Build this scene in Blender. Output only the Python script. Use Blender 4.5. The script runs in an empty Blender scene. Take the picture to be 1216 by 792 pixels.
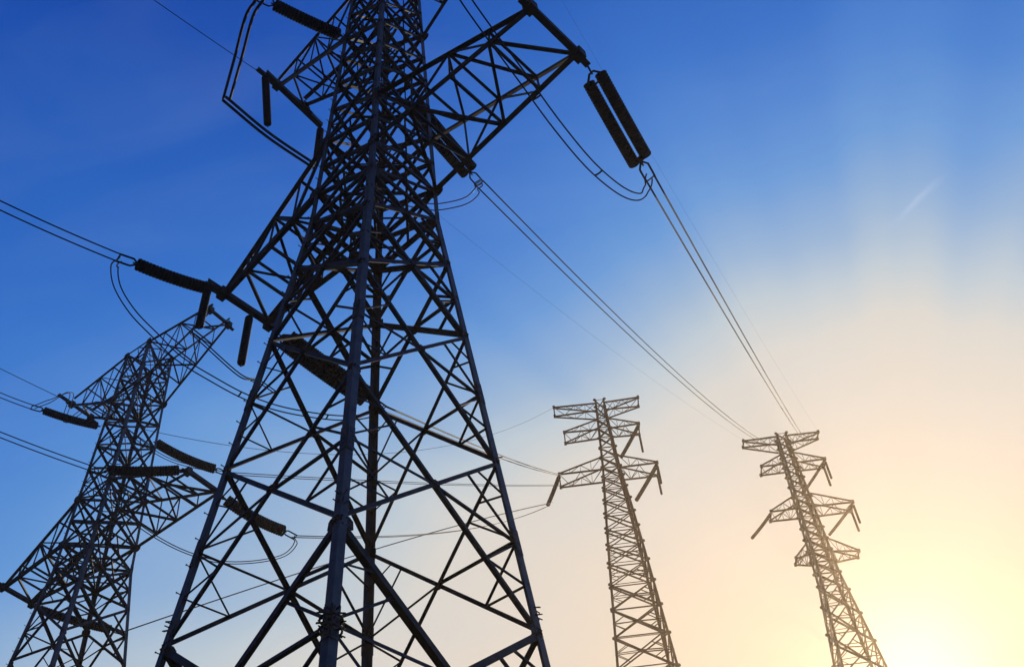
import bpy, bmesh, math, random
from mathutils import Vector, Matrix
random.seed(7)
SC = bpy.context.scene
COL = SC.collection

# ------------------------------------------------------------------ camera
PITCH, ROLL, FPX = 0.8612, -0.0958, 1356.2
F_ = Vector((0, math.cos(PITCH), math.sin(PITCH)))
U0 = Vector((0, -math.sin(PITCH), math.cos(PITCH)))
R0 = Vector((1, 0, 0))
R_ = R0 * math.cos(ROLL) + U0 * math.sin(ROLL)
U_ = -R0 * math.sin(ROLL) + U0 * math.cos(ROLL)
cam = bpy.data.cameras.new('camera')
cam_ob = bpy.data.objects.new('camera', cam)
COL.objects.link(cam_ob)
cam_ob.matrix_world = Matrix(((R_.x, U_.x, -F_.x, 0), (R_.y, U_.y, -F_.y, 0), (R_.z, U_.z, -F_.z, 0), (0, 0, 0, 1)))
cam.sensor_fit = 'HORIZONTAL'
cam.sensor_width = 36
cam.lens = 36 * FPX / 1216
cam.clip_start = 0.1
cam.clip_end = 5000
SC.camera = cam_ob


def ray(x, y):
    d = R_ * ((x - 608) / FPX) - U_ * ((y - 396) / FPX) + F_
    return d.normalized()


def at(x, y, z):
    """the point of the place that stands z metres above the camera on the sight line x, y"""
    d = ray(x, y)
    return d * (z / d.z)


# ------------------------------------------------------------------ sky and sun
SUN_DIR = ray(1088, 812)
w = bpy.data.worlds.new('World')
SC.world = w
w.use_nodes = True
nt = w.node_tree
nt.nodes.clear()
N = nt.nodes.new
L = nt.links.new


def srgb(c):
    return tuple((v / 255 / 12.92 if v / 255 <= .04045 else ((v / 255 + .055) / 1.055) ** 2.4) for v in c)


def mth(op, a=None, b=None, c=None, clamp=False):
    n = N('ShaderNodeMath'); n.operation = op; n.use_clamp = clamp
    for i, v in enumerate((a, b, c)):
        if v is None: continue
        if isinstance(v, (int, float)): n.inputs[i].default_value = v
        else: L(v, n.inputs[i])
    return n.outputs[0]


def vdot(v, vec):
    n = N('ShaderNodeVectorMath'); n.operation = 'DOT_PRODUCT'
    L(v, n.inputs[0]); n.inputs[1].default_value = vec
    return n.outputs['Value']


tc = N('ShaderNodeTexCoord')
dirv = tc.outputs['Generated']
nrm = N('ShaderNodeVectorMath'); nrm.operation = 'NORMALIZE'; L(dirv, nrm.inputs[0]); dirv = nrm.outputs[0]
sa = mth('ARCCOSINE', mth('MINIMUM', vdot(dirv, tuple(SUN_DIR)), 1.0))
sa = mth('MULTIPLY', sa, 180 / math.pi)
el = mth('MULTIPLY', mth('ARCSINE', vdot(dirv, (0, 0, 1))), 180 / math.pi)
nz = N('ShaderNodeTexNoise'); nz.inputs['Scale'].default_value = 2.2; nz.inputs['Detail'].default_value = 3
nz.inputs['Distortion'].default_value = .3
L(dirv, nz.inputs['Vector'])
wob = mth('MULTIPLY', mth('SUBTRACT', nz.outputs['Fac'], .5), 9.0)
t = mth('ADD', mth('ADD', mth('MULTIPLY', sa, .79), mth('MULTIPLY', mth('MAXIMUM', mth('SUBTRACT', el, 29.0), 0.0), .80)), wob)
# rays of thin haze fanning out from the sun
pj = N('ShaderNodeVectorMath'); pj.operation = 'SCALE'; pj.inputs[0].default_value = tuple(SUN_DIR); L(vdot(dirv, tuple(SUN_DIR)), pj.inputs['Scale'])
ps = N('ShaderNodeVectorMath'); ps.operation = 'SUBTRACT'; L(dirv, ps.inputs[0]); L(pj.outputs[0], ps.inputs[1])
pn = N('ShaderNodeVectorMath'); pn.operation = 'NORMALIZE'; L(ps.outputs[0], pn.inputs[0])
fan = N('ShaderNodeTexNoise'); fan.inputs['Scale'].default_value = 3.4; fan.inputs['Detail'].default_value = 2.5
L(pn.outputs[0], fan.inputs['Vector'])
reach = mth('MINIMUM', mth('DIVIDE', sa, 22.0), 1.0)
t = mth('ADD', t, mth('MULTIPLY', mth('MULTIPLY', mth('SUBTRACT', fan.outputs['Fac'], .5), 13.0), reach))
ramp = N('ShaderNodeValToRGB')
ramp.color_ramp.interpolation = 'LINEAR'
stops = [(0, (234, 210, 158)), (3, (230, 207, 170)), (8, (227, 209, 183)), (14, (229, 213, 195)), (20, (223, 214, 203)),
         (26, (215, 213, 208)), (30, (188, 203, 214)), (34, (147, 180, 216)), (39, (98, 154, 218)), (44, (68, 131, 211)),
         (50, (46, 112, 201)), (58, (31, 94, 187)), (68, (18, 75, 171)), (84, (30, 54, 96)), (110, (38, 44, 60)), (160, (40, 44, 56))]
els = ramp.color_ramp.elements
for i, (p, c) in enumerate(stops):
    e_ = els[i] if i < 2 else els.new(p / 160)
    e_.position = p / 160
    e_.color = (*srgb(c), 1)
L(mth('DIVIDE', t, 160.0), ramp.inputs['Fac'])
# one wisp of high cloud, and the sun's own glow
wc = ray(1090, 238)
wdir = (ray(1118, 212) - ray(1062, 262)).normalized()
wn = wc.cross(wdir).normalized()
along = mth('DIVIDE', vdot(dirv, tuple(wdir)), 1.0)
a0 = wc.dot(wdir)
wz = N('ShaderNodeTexNoise'); wz.inputs['Scale'].default_value = 45; L(dirv, wz.inputs['Vector'])
acr = mth('ADD', vdot(dirv, tuple(wn)), mth('MULTIPLY', mth('SUBTRACT', wz.outputs['Fac'], .5), .010))
g1 = mth('POWER', mth('DIVIDE', mth('SUBTRACT', along, a0), .020), 2.0)
g2 = mth('POWER', mth('DIVIDE', acr, .0028), 2.0)
front = mth('GREATER_THAN', vdot(dirv, tuple(wc)), 0.5)
wisp = mth('MULTIPLY', mth('MULTIPLY', mth('EXPONENT', mth('MULTIPLY', mth('ADD', g1, g2), -1.0)), front), .30)
glow = mth('MULTIPLY', mth('EXPONENT', mth('MULTIPLY', mth('POWER', mth('DIVIDE', sa, 3.2), 2.0), -1.0)), .55)
cz = N('ShaderNodeTexNoise'); cz.inputs['Scale'].default_value = 3.2; cz.inputs['Detail'].default_value = 7; cz.inputs['Distortion'].default_value = .8
cm = N('ShaderNodeMapping'); cm.inputs['Rotation'].default_value = (.5, .9, .3); cm.inputs['Scale'].default_value = (1, 3.6, 1.4)
L(dirv, cm.inputs['Vector']); L(cm.outputs[0], cz.inputs['Vector'])
veil = mth('MULTIPLY', mth('MAXIMUM', mth('SUBTRACT', cz.outputs['Fac'], .46), 0.0), .16)
wisp = mth('ADD', wisp, veil)
mix = N('ShaderNodeMix'); mix.data_type = 'RGBA'
L(wisp, mix.inputs[0]); L(ramp.outputs['Color'], mix.inputs[6]); mix.inputs[7].default_value = (.56, .68, .90, 1)
gl = N('ShaderNodeMix'); gl.data_type = 'RGBA'; gl.blend_type = 'ADD'
L(glow, gl.inputs[0]); gl.clamp_factor = False
L(mix.outputs[2], gl.inputs[6]); gl.inputs[7].default_value = (1, .93, .62, 1)
bg = N('ShaderNodeBackground')
L(gl.outputs[2], bg.inputs['Color'])
bg.inputs['Strength'].default_value = 1.0
wo = N('ShaderNodeOutputWorld')
L(bg.outputs[0], wo.inputs['Surface'])

sl = bpy.data.lights.new('sun', 'SUN')
sl.energy = 2.1; sl.angle = math.radians(.5); sl.color = (1, .82, .58)
so = bpy.data.objects.new('sun', sl); COL.objects.link(so)
so.rotation_euler = SUN_DIR.to_track_quat('Z', 'Y').to_euler()

SC.view_settings.view_transform = 'Standard'
SC.view_settings.look = 'None'
SC.view_settings.exposure = 0
SC.view_settings.gamma = 1
SC.cycles.volume_bounces = 0
SC.cycles.max_bounces = 6


# ------------------------------------------------------------------ helpers
def tag(o, label=None, cat=None, group=None, kind=None):
    if label: o['label'] = label
    if cat: o['category'] = cat
    if group: o['group'] = group
    if kind: o['kind'] = kind
    return o


def empty(name, loc=(0, 0, 0), rz=0, sc=1):
    o = bpy.data.objects.new(name, None)
    o.location = loc; o.rotation_euler = (0, 0, rz); o.scale = (sc,) * 3
    o.empty_display_size = .5
    COL.objects.link(o)
    return o


def copy_tree(o, parent=None):
    c = o.copy(); COL.objects.link(c); c.parent = parent
    for ch in list(o.children): copy_tree(ch, c)
    return c


class MB:
    def __init__(s): s.v = []; s.f = []; s.smooth = []

    def box(s, p, q, a, b, wa, wb, oa=0.0, ob=0.0):
        """a bar from p to q; section spans [oa, oa+wa] on a and [ob, ob+wb] on b"""
        i = len(s.v)
        for e in (p, q):
            for x, y in ((oa, ob), (oa + wa, ob), (oa + wa, ob + wb), (oa, ob + wb)):
                s.v.append(e + a * x + b * y)
        for f in ((0, 3, 2, 1), (4, 5, 6, 7), (0, 1, 5, 4), (1, 2, 6, 5), (2, 3, 7, 6), (3, 0, 4, 7)):
            s.f.append(tuple(i + k for k in f)); s.smooth.append(False)

    def angle(s, p, q, n, w, th=None):
        """rolled steel angle: one flange flat to the face whose outward normal is n, the other turned inwards"""
        p, q, n = Vector(p), Vector(q), Vector(n)
        d = (q - p)
        if d.length < 1e-4: return
        d.normalize()
        a = d.cross(n).normalized(); b = a.cross(d).normalized()
        if b.dot(n) < 0: b = -b
        th = th or max(.012, w * .13)
        s.box(p, q, a, b, w, th, -w / 2, -th)
        s.box(p, q, a, b, th, w - th, -w / 2, -w)

    def bar(s, p, q, w, n=(0, 0, 1)):
        p, q, n = Vector(p), Vector(q), Vector(n)
        d = q - p
        if d.length < 1e-4: return
        d.normalize()
        if abs(d.dot(n)) > .95: n = Vector((1, 0, 0))
        a = d.cross(n).normalized(); b = a.cross(d)
        s.box(p, q, a, b, w, w, -w / 2, -w / 2)

    def leg(s, p, q, sx, sy, w, th=.028):
        """corner angle, heel outwards"""
        p, q = Vector(p), Vector(q)
        ax, ay = Vector((-sx, 0, 0)), Vector((0, -sy, 0))
        s.box(p, q, ax, ay, w, th)
        s.box(p, q, ax, ay, th, w - th, 0, th)

    def tube(s, pts, r, seg=8, closed=False):
        pts = [Vector(p) for p in pts]
        n = len(pts); i0 = len(s.v)
        up = Vector((.13, .21, .97))
        for k, p in enumerate(pts):
            d = (pts[min(k + 1, n - 1)] - pts[max(k - 1, 0)]) if not closed else (pts[(k + 1) % n] - pts[k - 1])
            d.normalize()
            a = d.cross(up)
            if a.length < .05: a = d.cross(Vector((1, 0, 0)))
            a.normalize(); b = d.cross(a)
            for j in range(seg):
                t_ = 2 * math.pi * j / seg
                s.v.append(p + (a * math.cos(t_) + b * math.sin(t_)) * r)
        m = n if closed else n - 1
        for k in range(m):
            k2 = (k + 1) % n
            for j in range(seg):
                j2 = (j + 1) % seg
                s.f.append((i0 + k * seg + j, i0 + k * seg + j2, i0 + k2 * seg + j2, i0 + k2 * seg + j)); s.smooth.append(True)
        if not closed:
            s.f.append(tuple(i0 + j for j in reversed(range(seg)))); s.smooth.append(False)
            s.f.append(tuple(i0 + (n - 1) * seg + j for j in range(seg))); s.smooth.append(False)

    def lathe(s, p, d, prof, seg=14):
        """prof: list of (distance along d, radius)"""
        d = Vector(d).normalized(); p = Vector(p)
        a = d.cross(Vector((.1, .2, .97))).normalized(); b = d.cross(a)
        i0 = len(s.v)
        for h, r in prof:
            for j in range(seg):
                t_ = 2 * math.pi * j / seg
                s.v.append(p + d * h + (a * math.cos(t_) + b * math.sin(t_)) * max(r, .001))
        for k in range(len(prof) - 1):
            for j in range(seg):
                j2 = (j + 1) % seg
                s.f.append((i0 + k * seg + j, i0 + k * seg + j2, i0 + (k + 1) * seg + j2, i0 + (k + 1) * seg + j)); s.smooth.append(False)

    def plate(s, c, ux, uy, n, pts, th):
        """polygon plate of thickness th centred on c"""
        i = len(s.v); m = len(pts)
        for h in (-th / 2, th / 2):
            for x, y in pts: s.v.append(c + ux * x + uy * y + n * h)
        s.f.append(tuple(i + k for k in reversed(range(m)))); s.smooth.append(False)
        s.f.append(tuple(i + m + k for k in range(m))); s.smooth.append(False)
        for k in range(m):
            k2 = (k + 1) % m
            s.f.append((i + k, i + k2, i + m + k2, i + m + k)); s.smooth.append(False)

    def build(s, name, mat, parent=None):
        me = bpy.data.meshes.new(name)
        me.from_pydata([tuple(v) for v in s.v], [], s.f)
        me.polygons.foreach_set('use_smooth', s.smooth)
        me.materials.append(mat)
        bm = bmesh.new(); bm.from_mesh(me); bmesh.ops.recalc_face_normals(bm, faces=bm.faces); bm.to_mesh(me); bm.free()
        o = bpy.data.objects.new(name, me)
        COL.objects.link(o)
        if parent: o.parent = parent
        return o


def material(name, c1, c2, scale=2.0, rough=.6, metal=0.0, bump=0.0, spec=.4, ramp_pos=(.35, .7)):
    m = bpy.data.materials.new(name); m.use_nodes = True
    t_ = m.node_tree; b = t_.nodes['Principled BSDF']
    tcn = t_.nodes.new('ShaderNodeTexCoord')
    nn = t_.nodes.new('ShaderNodeTexNoise'); nn.inputs['Scale'].default_value = scale; nn.inputs['Detail'].default_value = 6
    nn.inputs['Roughness'].default_value = .65
    t_.links.new(tcn.outputs['Object'], nn.inputs['Vector'])
    r = t_.nodes.new('ShaderNodeValToRGB')
    r.color_ramp.elements[0].position, r.color_ramp.elements[1].position = ramp_pos
    r.color_ramp.elements[0].color = (*c1, 1); r.color_ramp.elements[1].color = (*c2, 1)
    t_.links.new(nn.outputs['Fac'], r.inputs['Fac']); t_.links.new(r.outputs['Color'], b.inputs['Base Color'])
    b.inputs['Roughness'].default_value = rough; b.inputs['Metallic'].default_value = metal
    b.inputs['Specular IOR Level'].default_value = spec
    if bump:
        bn = t_.nodes.new('ShaderNodeBump'); bn.inputs['Strength'].default_value = bump
        t_.links.new(nn.outputs['Fac'], bn.inputs['Height']); t_.links.new(bn.outputs[0], b.inputs['Normal'])
    return m


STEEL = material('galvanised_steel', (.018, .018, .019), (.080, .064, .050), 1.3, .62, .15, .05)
LEG_STEEL_LIT = material('lit_galvanised_leg_steel', (.085, .084, .080), (.175, .165, .148), 1.6, .55, .1, .05)  # same galvanised steel, lightened to carry the highlight on the front leg
STEEL_FAR = material('haze_brown_steel', (.075, .028, .008), (.15, .062, .018), .6, .6, .1)  # warm haze tint of the distance is put into this brown
LINE = material('aluminium_wire', (.030, .032, .036), (.055, .057, .06), 3, .7, .1)
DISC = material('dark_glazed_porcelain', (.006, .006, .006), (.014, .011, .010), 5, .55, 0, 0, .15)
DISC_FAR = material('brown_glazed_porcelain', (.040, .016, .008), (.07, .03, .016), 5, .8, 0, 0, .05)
STEEL_GLARE = material('sun_glare_gold_steel', (.38, .26, .07), (.55, .40, .15), .6, .6, .1)  # gold of the sun glare painted into the base colour
CONC = material('concrete', (.22, .21, .20), (.36, .35, .33), 3, .9, 0, .3)
GRASS = material('hillside_grass', (.030, .045, .016), (.10, .095, .045), .12, .95, 0, .6)


# ------------------------------------------------------------------ ground
def ground_z(x, y):
    d = math.hypot(x, y)
    if d < 46: h = -1.6
    elif d < 70:
        q_ = (d - 46) / 24; h = -1.6 + 12.5 * q_ * (.45 + .55 * q_)
    elif d < 140: h = 10.9 + (d - 70) * .886
    else: h = 72.9 + (1 - math.exp(-(d - 140) / 70)) * 9
    az = math.degrees(math.atan2(x, y))
    w_ = max(0, min(1, (az - 8) / 8)); w_ = w_ * w_ * (3 - 2 * w_)
    h *= 1 - .095 * w_ * (1 if h > 0 else 0)
    k = max(0, min(1, (112 - abs(az)) / 50)); k = k * k * (3 - 2 * k)
    return -1.6 + (h + 1.6) * k + .35 * math.sin(x * .11) * math.cos(y * .09) * min(1, max(0, d - 80) / 30) * k


bm = bmesh.new()
NG = 150
GX0, GX1, GY0, GY1 = -290, 290, -250, 330
vs = [[bm.verts.new((GX0 + (GX1 - GX0) * i / NG, GY0 + (GY1 - GY0) * j / NG,
                     ground_z(GX0 + (GX1 - GX0) * i / NG, GY0 + (GY1 - GY0) * j / NG))) for j in range(NG + 1)] for i in range(NG + 1)]
for i in range(NG):
    for j in range(NG):
        f_ = bm.faces.new((vs[i][j], vs[i + 1][j], vs[i + 1][j + 1], vs[i][j + 1])); f_.smooth = True
me = bpy.data.meshes.new('ground'); bm.to_mesh(me); bm.free(); me.materials.append(GRASS)
go = bpy.data.objects.new('ground', me); COL.objects.link(go); tag(go, kind='structure')

# ------------------------------------------------------------------ the near kind of pylon
C1 = Vector((-5.707, 29.452, 0))
ROT1 = math.atan2(-.63584139, .77181975)
A1 = Vector((math.cos(ROT1), math.sin(ROT1), 0)); E1 = Vector((-math.sin(ROT1), math.cos(ROT1), 0))


def T1(u, v, z): return C1 + A1 * u + E1 * v + Vector((0, 0, z))


S2, DZ2, ROT2 = .912, 12.36, ROT1 + .134
C2 = Vector((-30.68, 62.26, 0))
A2 = Vector((math.cos(ROT2), math.sin(ROT2), 0)); E2 = Vector((-math.sin(ROT2), math.cos(ROT2), 0))


def T2(u, v, z): return C2 + (A2 * u + E2 * v) * S2 + Vector((0, 0, z * S2 + DZ2))


def hs(z):
    r = 8.4327 - .1281 * z if z < 43 else 2.925 - .035 * (z - 43)
    return r / math.sqrt(2)


LEV = [-1.45, 5.5, 13.3, 20.7, 27.9, 34.8, 39.6, 43, 45.3, 47.7, 50, 53.2, 56.0, 58.7, 61.3, 64.4, 67.6]
FACES = [(Vector((1, 0, 0)), (1, -1), (1, 1)), (Vector((0, 1, 0)), (1, 1), (-1, 1)),
         (Vector((-1, 0, 0)), (-1, 1), (-1, -1)), (Vector((0, -1, 0)), (-1, -1), (1, -1))]


def corner(sx, sy, z, k=1.0, inset=0.0):
    h = hs(z) - inset
    return Vector((sx * h, sy * h, z))


def gusset(mb, c, n, size, th=.02):
    n = n.normalized(); ux = Vector((0, 0, 1)).cross(n).normalized(); uy = n.cross(ux)
    s_ = size
    mb.plate(c + n * (th / 2 + .003), ux, uy, n, [(-s_, -s_ * .6), (-s_ * .5, -s_), (s_ * .5, -s_), (s_, -s_ * .6), (s_, s_ * .6), (s_ * .5, s_), (-s_ * .5, s_), (-s_, s_ * .6)], th)
    for dx in (-.55, 0, .55):
        for dy in (-.55, .55):
            mb.box(c + ux * (dx * s_) + uy * (dy * s_), c + ux * (dx * s_) + uy * (dy * s_) + n * .055, ux, uy, .04, .04, -.02, -.02)


def lerp(a, b, t_): return a + (b - a) * t_


def brace_panel(root, z0, z1, face, big, mid, small, redundant):
    n, c0, c1 = face
    nn = Vector((n.x, n.y, .09 if z0 < 43 else .02)).normalized()
    off = nn * -.03
    a0, b0 = corner(*c0, z0) + off, corner(*c1, z0) + off
    a1, b1 = corner(*c0, z1) + off, corner(*c1, z1) + off
    mb = MB()
    mb.angle(a0, b1, nn, big)
    mb.angle(b0 - nn * .0, a1, nn, big) if False else mb.angle(b0 - nn * (big * .14 + .004), a1 - nn * (big * .14 + .004), nn, big)
    # crossing point
    w0 = (b0 - a0).length; w1 = (b1 - a1).length
    tcx = w0 / (w0 + w1)
    X = lerp(a0, b1, tcx)
    inn = -nn * (big * .3)
    if redundant:
        for (p0, p1, d0, d1) in ((a0, a1, lerp(a0, X, .5), lerp(a1, X, .5)), (b0, b1, lerp(b0, X, .5), lerp(b1, X, .5))):
            M = lerp(p0, p1, .5)
            mb.angle(M + inn, X + inn, nn, mid)
            mb.angle(M + inn * 1.3, d0 + inn * 1.3, nn, small)
            mb.angle(M + inn * 1.3, d1 + inn * 1.3, nn, small)
            if redundant > 1:
                mb.angle(lerp(p0, p1, .25) + inn, d0 + inn, nn, small * .9)
                mb.angle(lerp(p0, p1, .78) + inn, lerp(p1, X, .35) + inn, nn, small * .8)
    gusset(mb, X, nn, big * .95)
    hx = (b0 - a0).normalized()
    for p, sg in ((a1, 1), (b1, -1)):
        gusset(mb, p + hx * (sg * big * 1.1) - Vector((0, 0, big * .3)), nn, big * 1.15, .016)
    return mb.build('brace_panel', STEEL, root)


def crossarm(root, z_low, z_hi, u_tip, v_tip, z_tip, bays, w_main, w_lat, z_hi_tip=None, ext=0.0, flat_top=False):
    sg = 1 if u_tip > 0 else -1
    hl, hh = hs(z_low), hs(z_hi)
    lo = {s: (Vector((sg * hl, s * hl, z_low)), Vector((u_tip, s * v_tip, z_tip))) for s in (-1, 1)}
    zt = z_hi_tip if z_hi_tip is not None else z_tip + .25
    hi = {s: (Vector((sg * hh, s * hh, z_hi)), Vector((u_tip, s * v_tip, zt))) for s in (-1, 1)}
    arm = MB()
    for s in (-1, 1):
        arm.angle(lo[s][0], lo[s][1], Vector((0, s, -.3)), w_main)
        arm.angle(hi[s][0], hi[s][1], Vector((0, s, .6)), w_main)
    # end beam
    tip_lo, tip_hi = Vector((u_tip, -v_tip - ext, z_tip)), Vector((u_tip, v_tip + ext * .25, z_tip))
    arm.angle(tip_lo, tip_hi, Vector((0, 0, -1)), w_main * 1.25)
    arm.box(Vector((u_tip, -v_tip - ext, z_tip)), Vector((u_tip, v_tip + ext * .25, z_tip)), Vector((1, 0, 0)), Vector((0, 0, 1)), .06, w_main * 1.1, -.03 + sg * .09, .02)
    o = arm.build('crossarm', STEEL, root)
    lat = MB()
    for k in range(bays):
        t0, t1 = k / bays, (k + 1) / bays
        l0 = {s: lerp(*lo[s], t0) for s in lo}; l1 = {s: lerp(*lo[s], t1) for s in lo}
        h0 = {s: lerp(*hi[s], t0) for s in hi}; h1 = {s: lerp(*hi[s], t1) for s in hi}
        up = Vector((0, 0, 1)); i_ = Vector((0, 0, .05))
        # bottom face
        a_, b_ = (-1, 1) if k % 2 else (1, -1)
        lat.angle(l0[a_] + i_, l1[b_] + i_, -up, w_lat * 1.15)
        if k: lat.angle(l0[-1] + i_, l0[1] + i_, -up, w_lat)
        # top face
        if k < bays - 1 or flat_top:
            lat.angle(h0[b_] - i_, h1[a_] - i_, up, w_lat)
        if k: lat.angle(h0[-1] - i_, h0[1] - i_, up, w_lat * .9)
        for s in (-1, 1):
            n = Vector((0, s, 0)); j_ = -n * .04
            if k < bays - 1 or flat_top:
                if k % 2 == 0: lat.angle(h0[s] + j_, l1[s] + j_, n, w_lat)
                else: lat.angle(l0[s] + j_, h1[s] + j_, n, w_lat)
            if k: lat.angle(l0[s] + j_ * 1.6, h0[s] + j_ * 1.6, n, w_lat * .9)
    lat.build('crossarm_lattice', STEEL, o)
    for s in (-1, 1):
        pl = MB()
        c = Vector((u_tip, s * v_tip, z_tip))
        pl.box(c + Vector((0, 0, -.22)), c + Vector((0, 0, .34)), Vector((1, 0, 0)), Vector((0, 1, 0)), .5, .42, -.25, -.21)
        pl.box(c + Vector((0, s * .2, -.08)), c + Vector((0, s * .62, -.12)), Vector((1, 0, 0)), Vector((0, 0, 1)), .3, .05, -.15, 0)
        pl.build('tip_plate', STEEL, o)
        for c, z_ in ((lo[s][0], .32), (hi[s][0], .28)):
            gp = MB(); gusset(gp, c + Vector((sg * .02, s * .03, 0)), Vector((0, s, 0)), z_)
            gp.build('gusset_plate', STEEL, o)
    return o


def near_pylon():
    root = empty('transmission_tower')
    for sx in (-1, 1):
        for sy in (-1, 1):
            mb = MB()
            zz = [-1.45, 17.0, 43, 67.6]
            ws = [.30, .28, .23]
            for k in range(3):
                mb.leg(corner(sx, sy, zz[k]), corner(sx, sy, zz[k + 1]), sx, sy, ws[k])
            # splice covers with bolts
            for zs in (17.0, 24.2, 31.4, 43.0, 50.0):
                c = corner(sx, sy, zs)
                d = (corner(sx, sy, zs + .5) - c).normalized()
                ax, ay = Vector((-sx, 0, 0)), Vector((0, -sy, 0))
                mb.box(c - d * .55, c + d * .55, ax, ay, ws[0] * .85, .03, .02, -.034)
                mb.box(c - d * .55, c + d * .55, ax, ay, .03, ws[0] * .85, -.034, .02)
                for q in range(6):
                    e = c + d * (-.45 + .18 * q)
                    for off2 in (.09, .2):
                        mb.box(e + ax * off2 - ay * .06, e + ax * off2 - ay * .03, ax, d, .04, .04, -.02, -.02)
                        mb.box(e + ay * off2 - ax * .06, e + ay * off2 - ax * .03, ay, d, .04, .04, -.02, -.02)
            leg = mb.build('leg', LEG_STEEL_LIT, root)
            # anti-climbing collar of spikes and the step bolts above it
            for zs, nn in ((17.0, 3), (21.6, 2)):
                sp = MB()
                for r_ in range(nn):
                    c = corner(sx, sy, zs - .25 + .3 * r_, inset=.12)
                    for q in range(12):
                        an = q * math.pi / 6 + r_ * .2
                        dd = Vector((math.cos(an), math.sin(an), -.35 + .3 * (q % 2)))
                        if zs > 20 and (dd.x * sx < -.1 or dd.y * sy < -.1): continue
                        sp.bar(c - dd * .02, c + dd * (.38 if zs < 20 else .32), .028)
                if zs < 20:
                    for hh in (.1, -.25):
                        sp.tube([corner(sx, sy, zs + hh, inset=.12) + Vector((math.cos(q * math.pi / 8) * .29, math.sin(q * math.pi / 8) * .29, 0)) for q in range(16)], .03, 6, closed=True)
                sp.build('anti_climb_collar', STEEL, leg)
            if (sx, sy) == (-1, -1):
                st = MB(); st.bar((0, 0, 0), (0, 0, .19), .024); st.box(Vector((0, 0, .17)), Vector((0, 0, .2)), Vector((1, 0, 0)), Vector((0, 1, 0)), .045, .045, -.0225, -.0225)
                first = st.build('step_bolt', STEEL, leg)
                for k in range(92):
                    c = corner(sx, sy, 15.0 + k * .54)
                    dd = Vector((sx, 0, 0)) if k % 2 else Vector((0, sy, 0))
                    b_ = first if k == 0 else first.copy()
                    if k: COL.objects.link(b_)
                    b_.parent = leg
                    b_.location = c + (Vector((0, -sy * .12, 0)) if k % 2 else Vector((-sx * .12, 0, 0)))
                    b_.rotation_euler = dd.to_track_quat('Z', 'Y').to_euler()
            ft = MB(); c = corner(sx, sy, -1.45)
            ft.box(c + Vector((0, 0, -.6)), c + Vector((0, 0, .15)), Vector((1, 0, 0)), Vector((0, 1, 0)), 1.1, 1.1, -.55, -.55)
            ft.build('footing', CONC, root)
    for k in range(len(LEV) - 1):
        z0, z1 = LEV[k], LEV[k + 1]
        for face in FACES:
            if z0 < 20: brace_panel(root, z0, z1, face, .225, .12, .09, 2)
            elif z0 < 34: brace_panel(root, z0, z1, face, .15, .095, .07, 2)
            elif z0 < 43: brace_panel(root, z0, z1, face, .20, .12, .10, 1)
            else: brace_panel(root, z0, z1, face, .17, .10, .08, 1 if z1 - z0 > 2.9 else 0)
    # level frames with their inner cross members
    for zf, wf in ((43, .2), (45.3, .18), (50, .16), (56.0, .12), (61.3, .14), (67.6, .12)):
        mb = MB()
        cs = [corner(1, -1, zf), corner(1, 1, zf), corner(-1, 1, zf), corner(-1, -1, zf)]
        for q in range(4):
            n = (cs[q] + cs[(q + 1) % 4]); n.z = 0
            mb.angle(cs[q], cs[(q + 1) % 4], n.normalized(), wf)
        ms = [lerp(cs[q], cs[(q + 1) % 4], .5) - Vector((0, 0, .05)) for q in range(4)]
        for q in range(4): mb.angle(ms[q], ms[(q + 1) % 4], Vector((0, 0, -1)), wf * .6)
        mb.angle(cs[0] - Vector((0, 0, .12)), cs[2] - Vector((0, 0, .12)), Vector((0, 0, -1)), wf * .55)
        mb.build('level_frame', STEEL, root)
    crossarm(root, 45.3, 50, 11.35, 1.55, 45.3, 4, .24, .13)
    crossarm(root, 45.3, 50, -9.75, 1.45, 45.3, 4, .24, .13, ext=1.0)
    crossarm(root, 61.3, 67.5, 9.2, 1.1, 66.2, 4, .19, .10, z_hi_tip=67.2)
    crossarm(root, 61.3, 67.5, -9.0, 1.1, 66.2, 4, .19, .10, z_hi_tip=67.2, ext=1.6)
    return root


p1 = near_pylon()
p1.location = C1; p1.rotation_euler = (0, 0, ROT1)
tag(p1, 'largest, near-black steel lattice pylon, rising out of the top of the picture', 'pylon', 'lattice pylons of the power line')
p2 = copy_tree(p1)
p2.location = C2 + Vector((0, 0, DZ2)); p2.rotation_euler = (0, 0, ROT2); p2.scale = (S2,) * 3
tag(p2, 'dark lattice pylon behind the largest one, with its wide arms reaching to the left edge', 'pylon', 'lattice pylons of the power line')


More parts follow.
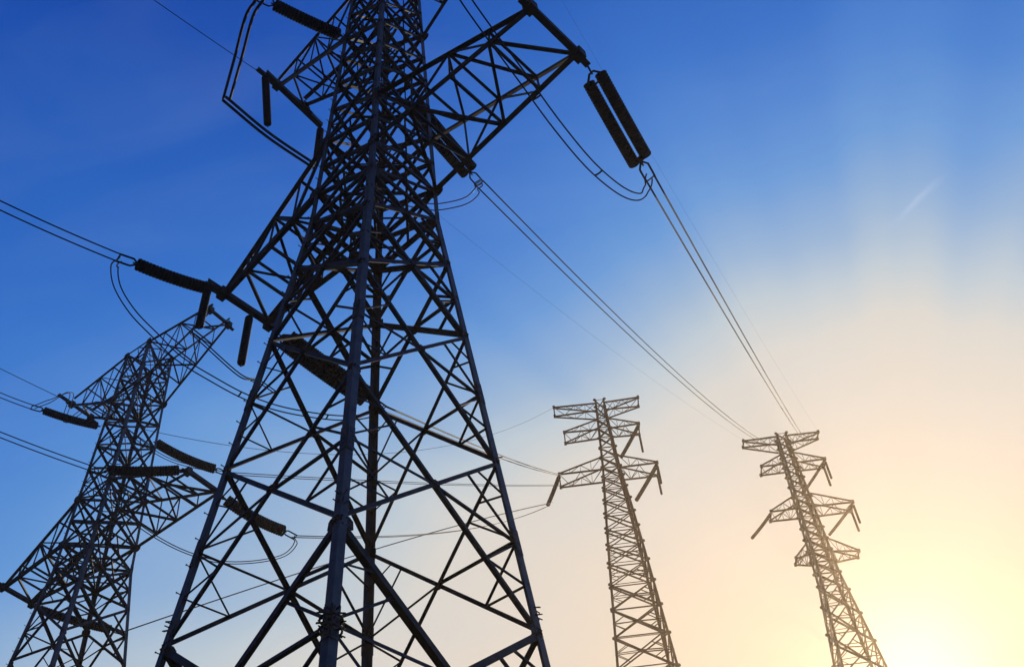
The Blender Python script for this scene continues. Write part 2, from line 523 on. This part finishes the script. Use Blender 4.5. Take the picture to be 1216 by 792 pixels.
# ------------------------------------------------------------------ the far kind of pylon
def far_pylon(base, rot, H, prof, lev, arms, m):
    """prof: (z above base, half side); arms: (z, zroot, uL, uR, half depth at the tip)"""
    root = empty('transmission_tower', base, rot)

    def h_(z):
        for (z0, a), (z1, b) in zip(prof, prof[1:]):
            if z <= z1: return a + (b - a) * (z - z0) / (z1 - z0)
        return prof[-1][1]
    C = lambda sx, sy, z: Vector((sx * h_(z), sy * h_(z), z))
    for sx in (-1, 1):
        for sy in (-1, 1):
            mb = MB()
            for (z0, _), (z1, _) in zip(prof, prof[1:]):
                mb.leg(C(sx, sy, z0), C(sx, sy, z1), sx, sy, .36, .06)
            mb.build('leg', m, root)
            ft = MB(); c = C(sx, sy, 0)
            ft.box(c + Vector((0, 0, -3)), c + Vector((0, 0, .2)), Vector((1, 0, 0)), Vector((0, 1, 0)), 1.2, 1.2, -.6, -.6)
            ft.build('footing', CONC, root)
    for n, c0, c1 in FACES:
        mb = MB()
        for z0, z1 in zip(lev, lev[1:]):
            a0, b0, a1, b1 = C(*c0, z0), C(*c1, z0), C(*c0, z1), C(*c1, z1)
            big = .23 if z1 - z0 > 4 else .19
            mb.angle(a0, b1, n, big); mb.angle(b0 - n * .05, a1 - n * .05, n, big)
            for p in (a1, b1): gusset(mb, p, n, .26, .04)
            if z1 - z0 > 3.2:
                w0, w1 = (b0 - a0).length, (b1 - a1).length
                X = lerp(a0, b1, w0 / (w0 + w1)) - n * .06
                for p0, p1_ in ((a0, a1), (b0, b1)):
                    M = lerp(p0, p1_, .5); mb.angle(M, X, n, .13)
                    mb.angle(M, lerp(p0, X, .5), n, .12); mb.angle(M, lerp(p1_, X, .5), n, .12)
            mb.angle(a1 - n * .1, b1 - n * .1, n, .13)
        mb.build('lattice_face', m, root)
    for (z, zr, uL, uR, vt) in arms:
        for u in (uL, uR):
            sg = 1 if u > 0 else -1
            arm = MB(); la = MB()
            bays = 4
            for s in (-1, 1):
                lo0, lo1 = Vector((sg * h_(z), s * h_(z), z)), Vector((u, s * vt, z))
                hi0 = Vector((sg * h_(zr), s * h_(zr), zr)); hi1 = Vector((u, s * vt, z + .2 * (1 if zr > z else -1)))
                arm.bar(lo0, lo1, .22); arm.bar(hi0, hi1, .19)
                for k in range(bays):
                    a_, b_ = (lo0, lo1), (hi0, hi1)
                    p, q = (lerp(*a_, k / bays), lerp(*b_, (k + 1) / bays)) if k % 2 else (lerp(*b_, k / bays), lerp(*a_, (k + 1) / bays))
                    la.bar(p, q, .08)
                    if k: la.bar(lerp(*a_, k / bays), lerp(*b_, k / bays), .07)
                    lo_o = (Vector((sg * h_(z), -s * h_(z), z)), Vector((u, -s * vt, z)))
                    if k % 2 == (s > 0): la.bar(lerp(*a_, k / bays), lerp(*lo_o, (k + 1) / bays), .08)
            arm.bar(Vector((u, -vt - .1, z)), Vector((u, vt + .1, z)), .2)
            o = arm.build('crossarm', m, root)
            la.build('crossarm_lattice', m, o)
            for s in (-1, 1):
                pl = MB()
                pl.box(Vector((u, s * vt, z - .2)), Vector((u, s * vt, z + .3)), Vector((1, 0, 0)), Vector((0, 1, 0)), .4, .4, -.2, -.2)
                pl.build('tip_plate', m, o)
    return root


B3, B4 = 73.0, 67.0
P3 = Vector((13.98, 139.3, B3)); P4 = Vector((43.95, 143.4, B4))
R3_, R4_ = math.radians(-2), math.radians(-2)
prof3 = [(0, 5.0), (31, 3.05), (43, 2.25), (52.5, 1.5), (61, 1.12), (68.6, .85)]
lev3 = [0, 7, 13, 18.5, 23.5, 28, 32, 35.6, 38.9, 42, 44.9, 47.6, 50.1, 52.3, 54.6, 56.8, 59, 61.3, 63.5, 65.6, 68.6]
arms3 = [(67.7, 65.6, -8.0, 6.6, 1.1), (61.2, 63.6, -6.8, 5.8, 1.35), (51.8, 54.6, -8.5, 7.4, 1.6)]
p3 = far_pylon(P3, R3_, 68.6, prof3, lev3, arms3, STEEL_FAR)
tag(p3, 'brown lattice pylon with three stacked arms, between the largest pylon and the golden one', 'pylon', 'lattice pylons of the power line')
prof4 = [(0, 4.7), (22, 2.85), (36.5, 1.6), (52, 1.25), (66.4, .9)]
lev4 = [0, 7, 13, 18.5, 23.5, 28.5, 33, 36.5, 38.7, 40.9, 43.1, 45.3, 47.5, 49.7, 51.8, 53.9, 56, 58.1, 60.2, 62.3, 64.4, 66.4]
arms4 = [(65.7, 63.6, -6.6, 6.1, .8), (59.3, 61.6, -5.0, 5.5, 1.1), (49.6, 52.4, -5.7, 7.3, 1.2), (40.4, 43.0, -4.0, 5.6, .8)]
p4 = far_pylon(P4, R4_, 66.4, prof4, lev4, arms4, STEEL_GLARE)
tag(p4, 'pale golden lattice pylon with four arms, farthest right beside the sun glare', 'pylon', 'lattice pylons of the power line')


# ------------------------------------------------------------------ insulator strings
def arc(p, q, sag, n):
    return [lerp(p, q, k / n) - Vector((0, 0, sag * 4 * (k / n) * (1 - k / n))) for k in range(n + 1)]


def string_parts(root, p, q, r, pitch, sag, mat, seg=14):
    n = max(4, int((q - p).length / pitch)); pts = arc(p, q, sag, n)
    mb = MB()
    for k in range(n):
        c = pts[k]; d = (pts[k + 1] - pts[k]); h = d.length; d.normalize()
        mb.lathe(c, d, [(0, r * .90), (h * .15, r * .93), (h * .30, r * .985), (h * .50, r), (h * .70, r * .985), (h * .85, r * .93), (h * 1.0, r * .90)], seg)
    return mb.build('porcelain_discs', mat, root)


def insulator(label, p, q, r=.30, pitch=.2, sag=.1, double=0.0, group='tension insulator strings', far=False, sidev=None, cap=True):
    p, q = Vector(p), Vector(q)
    d = (q - p).normalized()
    root = empty('insulator_string', p)
    P, Q = Vector((0, 0, 0)), q - p
    side = (sidev or d.cross(Vector((0, 0, 1)))).normalized()
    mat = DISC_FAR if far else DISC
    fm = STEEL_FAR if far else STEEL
    g0, g1 = (.28, .2) if not far else (.2, .2)
    Lg = Q.length
    a, b = P + d * (g0 + (.35 if double else 0)), Q - d * (g1 + (.1 if double else 0))
    hw = MB(); h2_ = MB()
    if double:
        for s in (-1, 1): string_parts(root, a + side * (s * double), b + side * (s * double), r, pitch * .8, sag, mat)
        nrm_ = d.cross(side).normalized()
        hw.tube([P, P + d * .44], .045, 8)
        for s in (-1, 1): h2_.tube([Q - d * .38, Q - d * .38 + side * s * double, b + side * s * double - d * .05], .06, 8)
        # ring shaped yoke at the tower end
        yc = P + d * .62
        hw.tube([yc - side * .12 - d * .26, yc + side * .12 - d * .26, yc + side * (double + .04) + d * .02, yc + side * (double + .04) + d * .26,
                 yc - side * (double + .04) + d * .26, yc - side * (double + .04) + d * .02], .055, 8, closed=True)
        h2_.plate(Q - d * .38, side, d, nrm_, [(-double * 1.25, -.12), (double * 1.25, -.12), (double * .9, .16), (-double * .9, .16)], .05)
    else:
        string_parts(root, a, b, r, pitch, sag, mat, 14 if not far else 8)
        if not far:
            hw.tube([P, a], .05, 8)
            hw.box(P + d * .1, P + d * .4, side, d.cross(side), .16, .05, -.08, -.025)
        else: hw.tube([P, a], .04, 6)
    h2_.tube([b, Q], .045 if not far else .03, 8)
    hw.build('hanger_fitting', fm, root)
    h2_.build('hanger_fitting', fm, root)
    if cap and not far:
        cl = MB()
        for s in (-1, 1):
            cl.tube([Q - d * .25, Q + side * (s * .24) + d * .05, Q + side * (s * .24) + d * .75], .05, 8)
        cl.tube([Q + side * -.24 + d * .72, Q + side * .24 + d * .72], .035, 8)
        cl.build('wire_clamp', STEEL, root)
    tag(root, label, 'insulator', group)
    return q + d * .6


def hang(label, p, drop, r=.2, group='hanging jumper insulators', lean=Vector((0, 0, 0)), far=False):
    return insulator(label, p, Vector(p) + Vector((0, 0, -drop)) + lean, r, .2 if not far else .3, 0, 0, group, far, Vector((1, 0, 0)), cap=False)


# main tower
e1 = insulator('double black insulator string hanging from the right tip of the largest pylon', T1(11.35, 2.1, 45.1), at(764, 197, 44.0), .285, .17, .08, .34, sidev=A1)
e2 = insulator('thick black insulator string at the lower left arm tip, pulling left towards the camera', T1(-9.75, -1.9, 45.2), at(158, 312, 44.4), .32, .17, .12)
e3 = insulator('thick double insulator string beneath the lower left arm, running behind the pale near leg', T1(-9.75, 1.9, 45.1), at(442, 476, 43.6), .32, .17, .12, .34, sidev=A1)
e4 = insulator('thick insulator string at the top edge, left of the pylon body', T1(-1.44, -1.8, 61.0), at(322, 4, 60.6), .36, .17, .1)
e5 = insulator('black double insulator string slanting down from the pylon body below the right arm', at(484, 118, 57.3), at(561, 208, 56.6), .30, .17, .1, .32, sidev=A1)
# second tower
e6 = insulator('slim insulator string left of the second pylon under its top arm', T2(-1.6, -1.9, 58), at(49, 486.5, 64.6), .32, .17, .12)
e7 = insulator('sagging insulator string between the second pylon and the left leg of the largest', T2(.9, 1.9, 57.5), at(258, 558, 63.6), .40, .17, .25)
e8 = insulator('insulator string lying across the body of the second pylon towards the left', T2(11.35, -2.0, 45.2), at(126, 558, 52.8), .36, .17, .12)
e9 = insulator('insulator string seen through the lower left bay of the largest pylon', T2(11.35, 2.0, 45.2), at(340, 632, 52.6), .42, .17, .25)
e10 = insulator('lowest insulator string on the second pylon near the lower left corner', T2(-9.75, 1.9, 45.2), at(135, 748, 52.8), .34, .17, .12)

# jumper strings on the near pylons
h1 = hang('long jumper insulator hanging from the inner end of the lower left arm beam', T1(-9.75, .25, 45.15), 3.9, .21)
h2 = hang('jumper insulator hanging from the outer end of the lower left arm beam', T1(-9.75, -2.3, 45.15), 3.2, .21)
J1 = at(315, 88, 66.0); J2 = at(381, 151, 66.0)
h3 = insulator('upright jumper insulator at the upper left, on the outer end of its beam', J1, at(318, 151, 62.2), .25, .17, 0, 0, 'hanging jumper insulators', cap=False)
h4 = insulator('upright jumper insulator at the upper left, beside the pylon body', J2, at(376, 191, 62.8), .25, .17, 0, 0, 'hanging jumper insulators', cap=False)
bt = MB()
iv = p1.matrix_basis.inverted()
Minv = Matrix.Translation(C1) @ Matrix.Rotation(ROT1, 4, 'Z'); Minv = Minv.inverted()
bt.angle(Minv @ J1, Minv @ J2, Vector((0, 0, -1)), .34, .1)
bt.build('jumper_beam', STEEL, p1)

# far towers
def fl(P, rot, u, v, z):
    return P + Matrix.Rotation(rot, 3, 'Z') @ Vector((u, v, z))


FG = 'small insulator strings on the distant pylons'
f1 = insulator('reddish slim insulator slanting below the left tip of the brown middle pylon', fl(P3, R3_, -8.5, -1.5, 51.6), at(650, 601, 123.2), .36, .3, .1, far=True, group=FG)
f2 = insulator('slim insulator slanting inwards below the second right arm of the brown middle pylon', fl(P3, R3_, 5.8, -1.3, 61), at(737, 544, 132.4), .34, .3, .1, far=True, group=FG)
f3 = insulator('pale slim insulator slanting below the lowest right arm of the brown middle pylon', fl(P3, R3_, 7.4, -1.5, 51.6), at(755, 595, 123.2), .36, .3, .1, far=True, group=FG)
f4 = insulator('dark slim insulator slanting below the left tip of the golden pylon', fl(P4, R4_, -5.7, -1.1, 49.4), at(892, 640, 115.4), .28, .3, .1, far=True, group=FG)
f5 = insulator('slim insulator slanting inwards under the second right arm of the golden pylon', fl(P4, R4_, 5.5, -1.0, 59.2), at(952, 588, 125.0), .26, .3, .1, far=True, group=FG)
f6 = insulator('slim insulator slanting inwards under the third right arm of the golden pylon', fl(P4, R4_, 7.3, -1.1, 49.4), at(984, 636, 115.4), .26, .3, .1, far=True, group=FG)
for (PP, rr_, u, vv, z, lb) in (
        (P3, R3_, 5.8, 1.3, 61, 'upright insulator on the second right arm tip of the brown middle pylon'),
        (P3, R3_, 7.4, 1.5, 51.6, 'upright insulator, outer one at the lowest right arm tip, brown pylon'),
        (P3, R3_, 7.4, -1.1, 51.6, 'upright insulator on the near edge of the lowest right arm tip, brown middle pylon'),
        (P4, R4_, 5.5, 1.0, 59.1, 'upright insulator on the outer edge of the second right arm tip, golden pylon'),
        (P4, R4_, 5.5, -.8, 59.1, 'upright insulator on the near edge of the second right arm tip, golden pylon'),
        (P4, R4_, 7.3, 1.1, 49.4, 'upright insulator on the outer edge of the third right arm tip, golden pylon'),
        (P4, R4_, 7.3, -.9, 49.4, 'upright insulator on the near edge of the third right arm tip, golden pylon')):
    hang(lb, fl(PP, rr_, u, vv, z), 4.0, .2, 'upright insulators on the distant pylons', far=True)


# ------------------------------------------------------------------ conductors
def smooth_path(pts, n=14):
    pts = [Vector(p) for p in pts]; P = [pts[0] * 2 - pts[1]] + pts + [pts[-1] * 2 - pts[-2]]
    out = []
    for i in range(1, len(P) - 2):
        a, b, c, d = P[i - 1:i + 3]
        for k in range(n):
            t_ = k / n
            out.append(.5 * ((2 * b) + (c - a) * t_ + (2 * a - 5 * b + 4 * c - d) * t_ ** 2 + (3 * b - a - 3 * c + d) * t_ ** 3))
    out.append(pts[-1])
    return out


def bundle(label, pts, gap=.22, r=.035, group=None, name='twin_conductor', cat='power line', spacers=(), sidev=None, gap_v=0.0):
    root = empty(name, pts[0])
    o = Vector(pts[0]); pts = [Vector(p) - o for p in pts]

    def side(k):
        if sidev: s_ = Vector(sidev)
        else:
            d = pts[min(k + 1, len(pts) - 1)] - pts[max(0, k - 1)]
            s_ = d.cross(Vector((0, 0, 1)))
            if s_.length < .01: s_ = Vector((1, 0, 0))
        s_ = s_.normalized()
        return s_ * gap + Vector((0, 0, gap_v))
    for s in (-1, 1):
        mb = MB(); mb.tube([p + side(k) * s for k, p in enumerate(pts)], r, 6); mb.build('wire', LINE, root)
    for f in spacers:
        k = int(f * (len(pts) - 1)); mb = MB()
        mb.tube([pts[k] - side(k) * 1.05, pts[k] - side(k) * .3 - Vector((0, 0, .05)), pts[k] + side(k) * .3 - Vector((0, 0, .05)), pts[k] + side(k) * 1.05], r * 1.25, 6)
        mb.build('spacer', LINE, root)
    tag(root, label, cat, group)
    return root


CG = 'twin conductors strung between the pylons'


def span(label, p, q, sag=1.5, r=.035, gap=.22, n=48, sp=(), **k):
    return bundle(label, arc(Vector(p), Vector(q), sag, n), gap, r, CG, spacers=sp, **k)


span('twin wires running from the double insulator at the right down to the golden pylon', e1, at(951, 517, 132.0), 1.0, .046, .22)
span('twin wires crossing the open sky from below the right arm to the golden pylon', e5, at(900, 522, 132.0), 2.2, .046, .27)
span('twin wires from behind the near leg to the left arm of the brown pylon', e3, fl(P3, R3_, -8.5, -1.5, 51.8), .6, .052, .26, sp=(.4,))
span('nearly level twin wires ending at the slim reddish insulator of the brown pylon', e9, at(650, 601, 123.2), 2, .036, .24)
span('upper nearly level twin wires seen through the largest pylon, coming from the second pylon', e7, fl(P3, R3_, -8.5, 1.5, 52.2), .5, .036, .24)
span('lowest twin wires rising faintly behind the legs of the largest pylon', e10, at(655, 597, 123.0), -1.0, .034, .24)


def back(label, p, px, z, k=6.0, r=.036, gap=.24, **kk):
    p = Vector(p); q = at(px[0], px[1], z)
    f_ = 1 / k
    q = q + Vector((0, 0, 4 * 2.0 * f_ * (1 - f_)))   # the sag at the point the wire passes
    d = q - p
    far_ = p + d * k
    return bundle(label, arc(p, far_, 2.0, 60), gap, r, CG, **kk)


back('twin wires at the left edge held by the thick string of the largest pylon', e2, (0, 244), 43.6, 5)
back('twin wires at the left edge reaching the slim string of the second pylon', e6, (0, 469), 64.2, 8)
back('lowest twin wires at the left edge, ending on the second pylon', e8, (0, 516), 52.3, 6)
back('twin wires leaving through the top edge from the string left of the pylon body', e4, (240, -32), 60.2, 4)

# jumpers
JG = 'jumper loops around the pylons'


def jumper(label, pts, r=.034, gap=.17, sp=(), **k):
    return bundle(label, smooth_path(pts), gap, r, JG, 'jumper_loop', 'jumper cable', sp, **k)


jumper('twin jumper cables curving under the right arm of the largest pylon', [e1, at(768, 224, 43.2), at(758, 234, 42.6), at(735, 225, 42.2), at(700, 195, 41.6), at(660, 147, 41.2), at(620, 92, 41.2), at(580, 38, 41.4), at(548, -8, 42), at(532, -40, 43)],
       sp=(.42, .62), gap=.2)
jumper('twin jumper cables looping below the lower left arm towards the near leg', [e2, at(136, 318, 43.6), at(140, 342, 42.8), at(158, 371, 42.0), at(184, 398, 41.5), at(212, 425, 41.2), at(252, 450, 40.9), at(294, 472, 40.8),
        at(340, 487, 41.0), at(400, 496, 41.6), at(440, 493, 42.4), e3], sp=(.62, .8))
jumper('jumper cables tying the two hanging insulators of the lower left arm', [at(229, 398, 42.0), h2, h1, at(306, 452, 41.6), at(330, 468, 41.4)], gap=.08)
jumper('pale twin jumper tubes dropping from the top edge at the upper left', [e4, at(296, 20, 60.4), at(283, 68, 60.6), at(269, 118, 61.9)], r=.085, gap=.2, sidev=(1, .1, 0))
jumper('pale twin jumper tubes slanting below the two upright insulators', [at(266, 117, 61.9), h3, h4], r=.10, gap=.15)
jumper('short twin jumper loop right of the pylon waist, below the slanting double string', [e5, at(567, 226, 55.7), at(556, 237, 55.2), at(538, 243, 55.0), at(512, 246, 55), at(480, 240, 55.2)], gap=.22)
jumper('jumper loop sagging below the insulator seen in the lower left bay of the largest pylon', [e9, at(350, 647, 51.8), at(335, 660, 51.2), at(300, 667, 50.9), at(262, 667, 50.8), at(228, 658, 50.7), at(195, 643, 50.6), at(160, 620, 50.9), at(128, 590, 51.5), e8], gap=.12)
jumper('twin jumper cables rising to the left tip of the top arm on the second pylon', [e6, at(60, 476, 63.8), at(85, 467, 66.5), T2(-9.0, -1.2, 63.9), at(118, 478, 68), at(150, 510, 65), at(200, 545, 64), e7], gap=.14)


# earth wires
def earth(label, p, q, sag, r=.02):
    mb = MB(); o = Vector(p)
    mb.tube([x - o for x in arc(Vector(p), Vector(q), sag, 50)], r, 6)
    ob = mb.build('earth_wire', LINE); ob.location = o
    tag(ob, label, 'earth wire', 'single earth wires along the pylon tops')


g1 = T1(-9.0, -1.1, 66.4)
q = at(200, 4, 64.2)
earth('single thin wire crossing the upper left corner of the sky', g1, g1 + (q - g1) * 4, 1.0, .026)
earth('very thin wire fading across the blue between the largest pylon and the golden pylon', T1(-9.0, 1.1, 66.4), fl(P4, R4_, -6.6, -.8, 66), 2.0, .008)
earth('very thin wire beside the twin wires from the right insulator', T1(9.2, 1.1, 66.4), fl(P4, R4_, 6.1, -.8, 66), 2.0, .006)
g2 = T2(-9.0, -1.1, 66.4)
q = at(0, 431, g2.z - .5)
earth('single thin wire at the left edge reaching the tip of the second pylon', g2, g2 + (q - g2) * 6, 1.0, .028)
earth('single thin wire from the second pylon passing behind the legs to the middle pylon', T2(-9.0, 1.1, 66.4), fl(P3, R3_, -8, -1, 67.8), 7.5, .026)

# ------------------------------------------------------------------ haze
hz = MB()
hz.box(Vector((-300, -260, -2.8)), Vector((300, -260, -2.8)), Vector((0, 1, 0)), Vector((0, 0, 1)), 600, 148, 0, 0)
hm = bpy.data.materials.new('haze'); hm.use_nodes = True
ht = hm.node_tree; ht.nodes.clear()
pv = ht.nodes.new('ShaderNodeVolumePrincipled')
pv.inputs['Color'].default_value = (1, .79, .60, 1)
pv.inputs['Density'].default_value = .00036
pv.inputs['Anisotropy'].default_value = .82
ho = ht.nodes.new('ShaderNodeOutputMaterial')
ht.links.new(pv.outputs[0], ho.inputs['Volume'])
hb = hz.build('haze', hm); tag(hb, kind='stuff')
